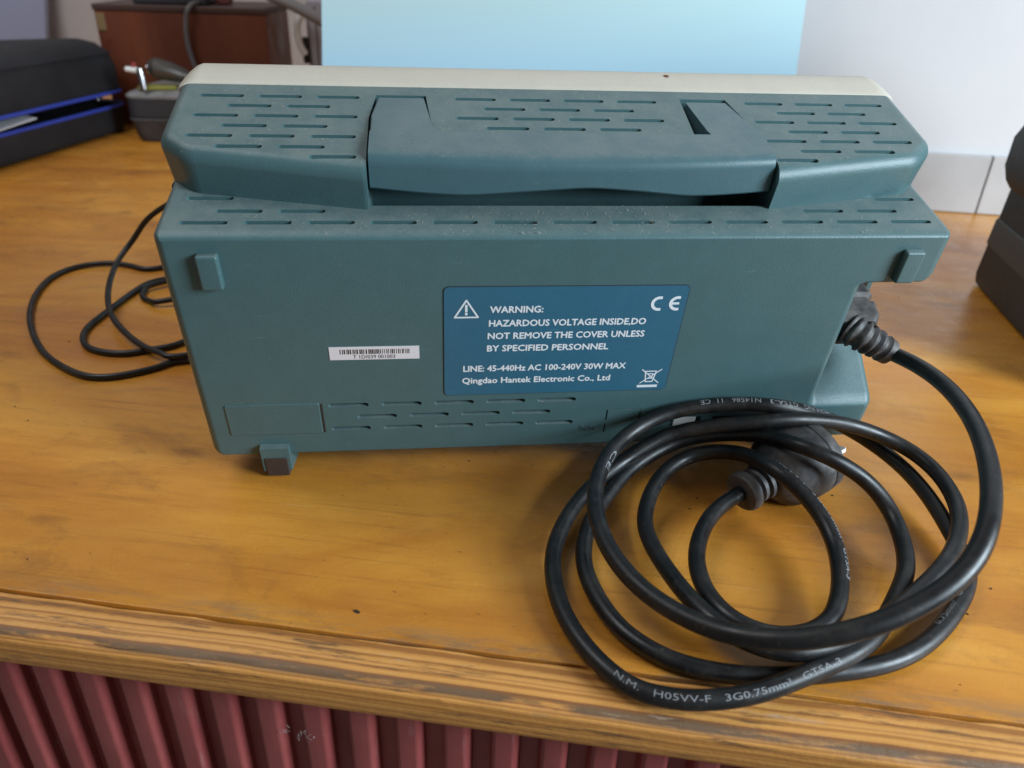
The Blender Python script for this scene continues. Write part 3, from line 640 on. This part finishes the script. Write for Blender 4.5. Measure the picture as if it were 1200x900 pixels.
for ang, off in ((20, 8.5), (140, 8.5), (260, 8.5)):
    a = R(ang); c_ = ax0 + ad * 46.6 + (hor * math.cos(a) + ver * math.sin(a)) * off; tv = (-hor * math.sin(a) + ver * math.cos(a)); rv = (hor * math.cos(a) + ver * math.sin(a))
    ring = lambda d, w: [c_ + ad * d + rv * x * w + tv * y * 0.8 - cinv for x, y in ((-3, -1), (3, -1), (3, 1), (-3, 1))]
    MB().loft([ring(-0.3, 1), ring(8, 1), ring(9.5, 0.7)]).build('pin', m_port, plug, smooth=False)

cable_text('N.M.   H05VV-F   3G0.75mm²   GTSA-3', s_near(TXT_NM), 3.0, -1, (0.05, -0.55, 0.85), length=78)
cable_text('YAOHUNG   GTSA-3   N14586   11  CE', s_near(TXT_J), 3.4, -1, (0.1, -0.42, 0.9), length=66)
cable_text('H05VV-F  3G0.75mm²  GTSA-3', s_near(TXT_D), 3.2, 1, (0.75, -0.1, 0.75), length=62)
cable_text('0.75mm²  GTSA-3', s_near(TXT_R), 3.2, -1, (-0.15, 0.45, 0.9), length=36)
cable_text('CE', s_near(TXT_L), 3.4, -1, (0.9, -0.1, 0.6), length=14)
PROBE=[(-105.0,108.0,72.0),(-107.0,130.0,75.0),(-125.0,180.0,86.0),(-165.0,226.0,85.0),(-210.0,255.0,70.0),(-243.3,263.7,52.0),(-259.0,267.1,34.0),
         (-268.5,253.7,22.0),(-267.7,228.9,13.0),(-259.6,203.0,8.0),(-246.5,180.6,6.0),(-227.6,156.4,5.6),(-212.5,144.3,5.6),(-198.9,139.3,5.0),
         (-150.0,172.0,2.0),(-120.0,200.0,2.0),(-140.0,222.0,2.0),(-180.0,196.0,2.0),(-207.0,162.9,2.0),(-216.9,157.5,2.0),(-233.0,151.3,2.0),
         (-246.6,153.0,2.0),(-258.8,160.4,2.0),(-266.1,172.6,2.0),(-269.4,190.2,2.0),(-265.0,218.5,2.0),(-258.8,251.4,2.0),(-247.5,272.6,2.0),
         (-190.0,290.0,2.0),(-140.0,300.0,2.0),(-120.0,270.0,2.0),(-160.0,262.0,4.5),(-230.2,226.0,4.5),(-243.1,230.9,2.0),(-251.0,238.7,2.0),
         (-253.0,251.3,2.0),(-244.0,261.7,4.2),(-170.0,320.0,2.0),(-165.0,345.0,2.0),(-200.0,350.0,2.0),(-255.2,293.9,2.0),(-278.5,301.8,2.0),
         (-295.9,306.4,2.5),(-314.8,300.7,2.0),(-325.4,281.4,2.0),(-323.7,248.6,2.0),(-313.4,213.1,2.0),(-299.2,182.5,2.0),(-282.5,155.7,2.0),
         (-265.9,137.5,2.0),(-248.7,124.3,2.0),(-236.0,121.6,2.0),(-223.4,125.1,2.0),(-209.9,132.8,2.0),(-199.8,140.9,2.0),(-165.0,140.0,2.0),
         (-130.0,150.0,2.0)]

# ------------------------------------------------------------------ probe cord
pc = catmull(PROBE, 6)
for _ in range(4): pc = [pc[0]] + [(pc[i - 1] + 2 * pc[i] + pc[i + 1]) / 4 for i in range(1, len(pc) - 1)] + [pc[-1]]
o = MB().tube(pc, 1.9, 10).build('probe_cord', m_pvc, angle=80, wn=False)
tag(o, 'thin black probe cord in loose loops beside the oscilloscope', 'cord')

# ------------------------------------------------------------------ pale blue sheet behind
t = NT('pale_blue_card'); tc = t.n('ShaderNodeTexCoord'); sx = t.n('ShaderNodeSeparateXYZ'); t.l(tc.outputs['Object'], sx.inputs[0])
c = t.ramp(t.map(t.math('ADD', sx.outputs['Z'], t.math('MULTIPLY', t.noise(t.coord((3, 3, 30)), 1, 3), 0.02)), 0.10, 0.22), [(0.0, (0.36, 0.65, 0.88)), (0.45, (0.45, 0.70, 0.82)), (1.0, (0.52, 0.72, 0.72))])
t.color(c); t.rough(0.5)
sh = empty('blue_sheet', (0, 0, 0), TROT)
b = MB(); L0 = lambda z: 470 + z * 85 / 400
b.loft([[(-279.5, L0(0.4) - 4, 0.4), (170, L0(0.4) - 4, 0.4), (170, L0(0.4), 0.4), (-279.5, L0(0.4), 0.4)], [(-279.5, L0(400) - 4, 400), (162, L0(400) - 4, 400), (162, L0(400), 400), (-279.5, L0(400), 400)]])
bpy.data.objects.remove(sh)
o = b.build('blue_sheet', t.m, smooth=False); o.rotation_euler = TROT
tag(o, 'plain pale blue sheet of card leaning behind the oscilloscope', 'sheet')

# ------------------------------------------------------------------ black zipped case, lid ajar
t = NT('black_nylon'); v = t.coord(); t.color(t.mix(t.map(t.noise(v, 14, 5, .65), 0.35, 0.7), (0.008, 0.008, 0.010), (0.020, 0.019, 0.023))); t.rough(0.75); t.bump(t.math('ADD', t.noise(v, 1100, 2), t.math('MULTIPLY', t.noise(v, 30, 3), 1.5)), 0.5, 0.001); m_nylon = t.m
m_zip = flat('blue_piping', (0.035, 0.065, 0.42), 0.55)
u = Vector((60, 215, 0)).normalized(); ang = math.atan2(u.y, u.x)
case = empty('zipped_case', (-512, 575, 0), (0, 0, ang - math.pi / 2)); tag(case, 'black zipped fabric case with blue piping, lid ajar', 'case')
# local: y runs away along its long side, x to the left is negative
W_, L_, H_ = 190, 272, 36
def crect(z, ins, r_=26, y1=L_): return [(p.x, p.y, z) for p, n in round_poly([(-W_ + ins, -60 + ins, r_), (-ins, -60 + ins, r_), (-ins, y1 - ins, r_), (-W_ + ins, y1 - ins, r_)], 6)]
MB().loft([crect(0.3, 8), crect(3, 3), crect(10, 0), crect(H_ - 3, 0), crect(H_ - 1, 1.5), crect(H_ - 1.2, 8), crect(14, 9), crect(13, 14)]).build('base', m_nylon, case)
def pipe(z, par, mat=m_zip):
    p = [Vector(q) for q in crect(z, -0.6)]; p.append(p[0]); return MB().tube(p, 2.2, 8).build('piping', mat, par)
pipe(H_ - 2, case)
lid = MB().loft([crect(1, 9), crect(0, 1.5), crect(3, 0), crect(32, -2), crect(50, 1, 28), crect(60, 9, 28), crect(66, 22, 26), crect(68, 50, 20)]).build('lid', m_nylon, case)
lid.location = Vector((0, 0, H_ + 12)) * MM; lid.rotation_euler = (0, R(-4), 0)
pipe(2.5, lid)
MB().tube([Vector(q) for q in crect(48, -0.4, 28)] + [Vector(crect(48, -0.4, 28)[0])], 1.3, 6).build('seam', m_nylon, lid)
MB().tube([Vector(q) for q in crect(9, -0.8)] + [Vector(crect(9, -0.8)[0])], 1.0, 6).build('seam', m_nylon, lid)
MB().box(-4, 3, 205, 214, -3, 1, 1).build('zip_puller', m_steel, lid)
pp = MB().loft([[(-60, 60, 40), (4, 30, 39), (4, 30, 39.6), (-60, 60, 40.6)], [(-50, 110, 46), (6, 92, 43), (6, 92, 43.6), (-50, 110, 46.6)]]).build('paper_slip', flat('paper', (0.75, 0.74, 0.76), 0.7), smooth=False)
pp.location = case.location; pp.rotation_euler = case.rotation_euler
tag(pp, 'white slip of paper poking out of the black zipped case', 'paper')

# ------------------------------------------------------------------ dusty grey-black instrument by the case and bits lying on it
ins = empty('dusty_meter', (-345, 800, 0), (0, 0, R(-3))); tag(ins, 'dusty dark grey rounded instrument box beside the black zipped case', 'instrument box')
m_dust2 = plastic('dusty_bakelite', (0.045, 0.042, 0.045), 0.6, 0.3, dust=0.9, dustcol=(0.34, 0.32, 0.31), var=0.4)
m_dust3 = plastic('dusty_lid', (0.20, 0.19, 0.19), 0.7, 0.3, dust=0.9, dustcol=(0.36, 0.34, 0.33), var=0.3)
def irect(z, ins_, r_=14): return [(p.x, p.y, z) for p, n in round_poly([(-70 + ins_, -55 + ins_, r_), (110 - ins_, -55 + ins_, r_), (110 - ins_, 55 - ins_, r_), (-70 + ins_, 55 - ins_, r_)], 6)]
MB().loft([irect(0.3, 8), irect(4, 5), irect(24, 1.5), irect(27, 0), irect(29, 1)]).build('base', m_dust2, ins)
MB().loft([irect(29.1, 3), irect(31, 1), irect(50, 1), irect(52, 2)]).build('body', flat('meter_black', (0.030, 0.030, 0.034), 0.55, 0, 0.3), ins)
MB().loft([irect(52.1, 0.5), irect(55, 0), irect(58, 4), irect(63, 22)]).build('lid', m_dust3, ins)
bn = empty('chrome_connector', (-392, 752, 62)); tag(bn, 'small chrome coaxial connector resting on the dusty instrument box', 'connector')
MB().tube([(0, 0, 24), (1, -1, 15), (2, -2, 1)], [4.2, 4.6, 4.0], 14).build('barrel', m_steel, bn)
MB().tube([(-16, 2, 23), (-3, 0, 22)], [3, 3.6], 12).build('collar', m_port, bn)
MB().tube([(-7, 1, 25), (-6, 3, 30)], [3, 2.6], 10).build('red_cap', flat('red_plastic', (0.28, 0.03, 0.03), 0.5), bn)
bl = empty('black_plug', (-372, 775, 64)); tag(bl, 'ribbed dark metal plug lying on the dusty instrument box', 'plug')
MB().tube([(-14, -4, 20), (-9, -4, 21), (-8.5, -4, 21), (8, -2, 17), (22, 2, 12), (34, 4, 8)], [8, 10, 12, 11.5, 9, 5], 16).build('shell', flat('dark_metal', (0.12, 0.11, 0.10), 0.4, 0.7, .3), bl)
MB().tube([(-16, -4, 20), (-14, -4, 20)], [6, 6], 14).build('ring', m_steel, bl)
o = MB().box(-22, 22, -9, 9, 0, 5, 1.5).build('yellow_block', flat('yellow_plastic', (0.26, 0.25, 0.05), 0.5)); o.location = Vector((-378, 765, 61)) * MM; o.rotation_euler = (0, 0, R(6))
tag(o, 'flat yellow plastic piece under the chrome connector', 'plastic piece')

# ------------------------------------------------------------------ dark wooden box
t, c = wood('mahogany', (0.125, 0.030, 0.014), (0.045, 0.010, 0.006), (0.20, 0.055, 0.022), 1.0, 0.35, (16, 16, 2.5)); m_mah = t.m
t, c = wood('mahogany_side', (0.22, 0.075, 0.035), (0.10, 0.03, 0.014), (0.30, 0.12, 0.06), 1.0, 0.4, (16, 16, 2.5)); m_mah2 = t.m
bx = empty('wooden_box', (-360, 862, 0), (0, 0, R(-2))); tag(bx, 'dark red-brown wooden box with a brass corner, behind the zipped case', 'wooden box')
MB().box(-112, 104, 0, 12, 0.4, 141, 1).build('front_panel', m_mah, bx)
MB().box(92, 104, 12.3, 150, 0.4, 141, 1).build('side_panel', m_mah2, bx)
MB().box(-112, -100, 12.3, 150, 0.4, 141, 1).build('side_panel', m_mah2, bx)
MB().box(-100, 92, 140, 150, 0.4, 141, 1).build('back_panel', m_mah, bx)
MB().box(-113.5, 105.5, -1.5, 151, 141.3, 149, 1.5).build('lid', flat('box_lid_dark', (0.06, 0.028, 0.022), 0.5, 0, .3), bx)
MB().box(-110.5, -100, -1.2, -0.1, 118, 138, 0.3).build('hinge', flat('brass', (0.36, 0.24, 0.12), 0.45, 0.6), bx)
MB().tube(catmull([(-100, 90, 152), (-20, 30, 153.5), (8, -5, 151), (4, -9, 132), (3, -9, 105), (8, -9, 80), (16, -8, 55)], 8), 3.0, 10)
o = MB().tube(catmull([(40, 90, 153), (22, 30, 153.5), (12, -6, 150), (4, -9, 132), (2, -9, 105), (6, -9, 80), (16, -8, 40), (22, -8, 8)], 8), 3.2, 10).build('hanging_cord', flat('grey_cord', (0.12, 0.11, 0.11), 0.5), angle=80, wn=False)
o.location = bx.location; o.rotation_euler = bx.rotation_euler; tag(o, 'grey cord hanging down the front of the wooden box', 'cord')
for (x, y, w2, d2, h2, nm, lab, ct, col_) in ((-20, 40, 46, 60, 22, 'black_tin', 'low black tin standing on top of the wooden box', 'tin', (0.03, 0.03, 0.034)), (40, 50, 10, 12, 20, 'brown_stub', 'small brown knob standing on top of the wooden box', 'knob', (0.16, 0.05, 0.04))):
    o = MB().box(-w2, w2, -d2 / 2, d2 / 2, 0.2, h2, 2.5).build(nm, flat(nm, col_, 0.5, 0, .2)); o.location = bx.matrix_basis @ (Vector((x, y, 149.2)) * MM) if False else (Matrix.Translation(bx.location) @ bx.rotation_euler.to_matrix().to_4x4()) @ (Vector((x, y, 149.2)) * MM)
    tag(o, lab, ct)
# grey tool case with black and white handle, grey tube behind the box
tb = empty('tool_case', (-150, 905, 0), (0, 0, R(-4))); tag(tb, 'grey lilac tool case with a black and white handle beside the wooden box', 'tool case')
m_lil = flat('lilac_grey', (0.36, 0.33, 0.37), 0.55, 0, .1)
MB().box(-62, 60, 0, 90, 0.4, 160, 6).build('body', m_lil, tb)
MB().box(-64, -62.4, 10, 80, 20, 150, 0.4).build('side_plate', m_black, tb)
MB().tube(catmull([(-66, -6, 90), (-72, -9, 105), (-73, -9, 125), (-67, -6, 140)], 6), [4.5] * 19, 10).build('handle', m_port, tb)
MB().box(-70, -61, -4, 0.5, 78, 112, 2).build('handle_base', m_black, tb)
MB().box(-50, -48.6, -0.8, 0.5, 30, 150, 0.2).build('joint_line', m_ink, tb)
o = MB().tube([(-275, 880, 172), (-220, 872, 152), (-165, 880, 124), (-140, 884, 108)], [7, 7.5, 8, 8], 14).build('grey_tube', flat('tube_grey', (0.25, 0.24, 0.245), 0.5)); tag(o, 'thick grey tube running diagonally in front of the tool case', 'tube')
# lilac board at the far left
o = MB().loft([[(-1500, 1180, 0.4), (-1098, 1180, 0.4), (-1098, 1190, 0.4), (-1500, 1190, 0.4)], [(-1500, 1238, 320), (-1062, 1238, 320), (-1062, 1248, 320), (-1500, 1248, 320)]]).build('lilac_board', flat('lilac_paint', (0.36, 0.40, 0.58), 0.6), smooth=False)
o.rotation_euler = TROT; tag(o, 'plain lilac blue board against the wall beyond the zipped case', 'board')

# ------------------------------------------------------------------ dark bag-like case at the right edge
t = NT('dark_vinyl'); v = t.coord(); c = t.mix(t.map(t.noise(v, 18, 6, .7), 0.36, 0.7), (0.009, 0.008, 0.007), (0.028, 0.024, 0.021)); t.color(c); t.rough(0.5); t.bump(t.noise(v, 160, 5, .7), 0.3, 0.0012); m_vin = t.m
m_band = flat('grey_band', (0.052, 0.049, 0.046), 0.5, 0, .25, 80)
d = Vector((-36, -110)).normalized()
dk = empty('dark_case', (374, 258, 0), (0, 0, math.atan2(-d.y, -d.x) - math.pi / 2)); tag(dk, 'bulky black vinyl case with a grey band and overhanging top', 'case')
def drect(z, x0, y0, r_=10): return [(p.x, p.y, z) for p, n in round_poly([(x0, -200 + y0, r_), (170 - x0, -200 + y0, r_), (170 - x0, -y0, r_), (x0, -y0, r_)], 5)]
MB().loft([drect(0.3, 4, 4), drect(3, 1, 1), drect(10, 0, 0), drect(33, 1.0, 1)]).build('base', m_vin, dk)
MB().loft([drect(33.1, 0.8, 0.8), drect(35, 0.2, 0.2), drect(52, 1.0, 1.0), drect(54, 2.0, 2.0)]).build('band', m_band, dk)
MB().loft([drect(54.1, 2.2, 2.2), drect(77, 3, 3)]).build('body', m_vin, dk)
MB().loft([drect(77.1, 2, 2), drect(82, -1, -1), drect(92, -4, -3), drect(112, -4, -3), drect(124, 0, 0), drect(140, 8, 6), drect(165, 22, 16), drect(190, 45, 34), drect(196, 64, 50)]).build('lid', m_vin, dk, angle=25)
# a few specks on the worktop
rs = random.Random(5); sm = MB()
for i in range(70):
    x, y = rs.uniform(-330, 330), rs.uniform(-92, 300); r_ = rs.uniform(0.1, 0.38)
    if i == 0: x, y, r_ = -66.9, -83.2, 0.75
    a0_ = rs.uniform(0, 6.28); st_ = rs.uniform(1, 2.4)
    sm.loft([[(x + r_ * st_ * math.cos(a) * math.cos(a0_) - r_ * math.sin(a) * math.sin(a0_), y + r_ * st_ * math.cos(a) * math.sin(a0_) + r_ * math.sin(a) * math.cos(a0_), z) for a in [2 * math.pi * k / 6 for k in range(6)]] for z in (0.02, 0.25)])
o = sm.build('crumbs', flat('crumb_dark', (0.03, 0.02, 0.015), 0.8), smooth=False); o.rotation_euler = TROT
tag(o, 'scattered dark crumbs and specks of dirt on the worktop', 'crumbs', kind='stuff')
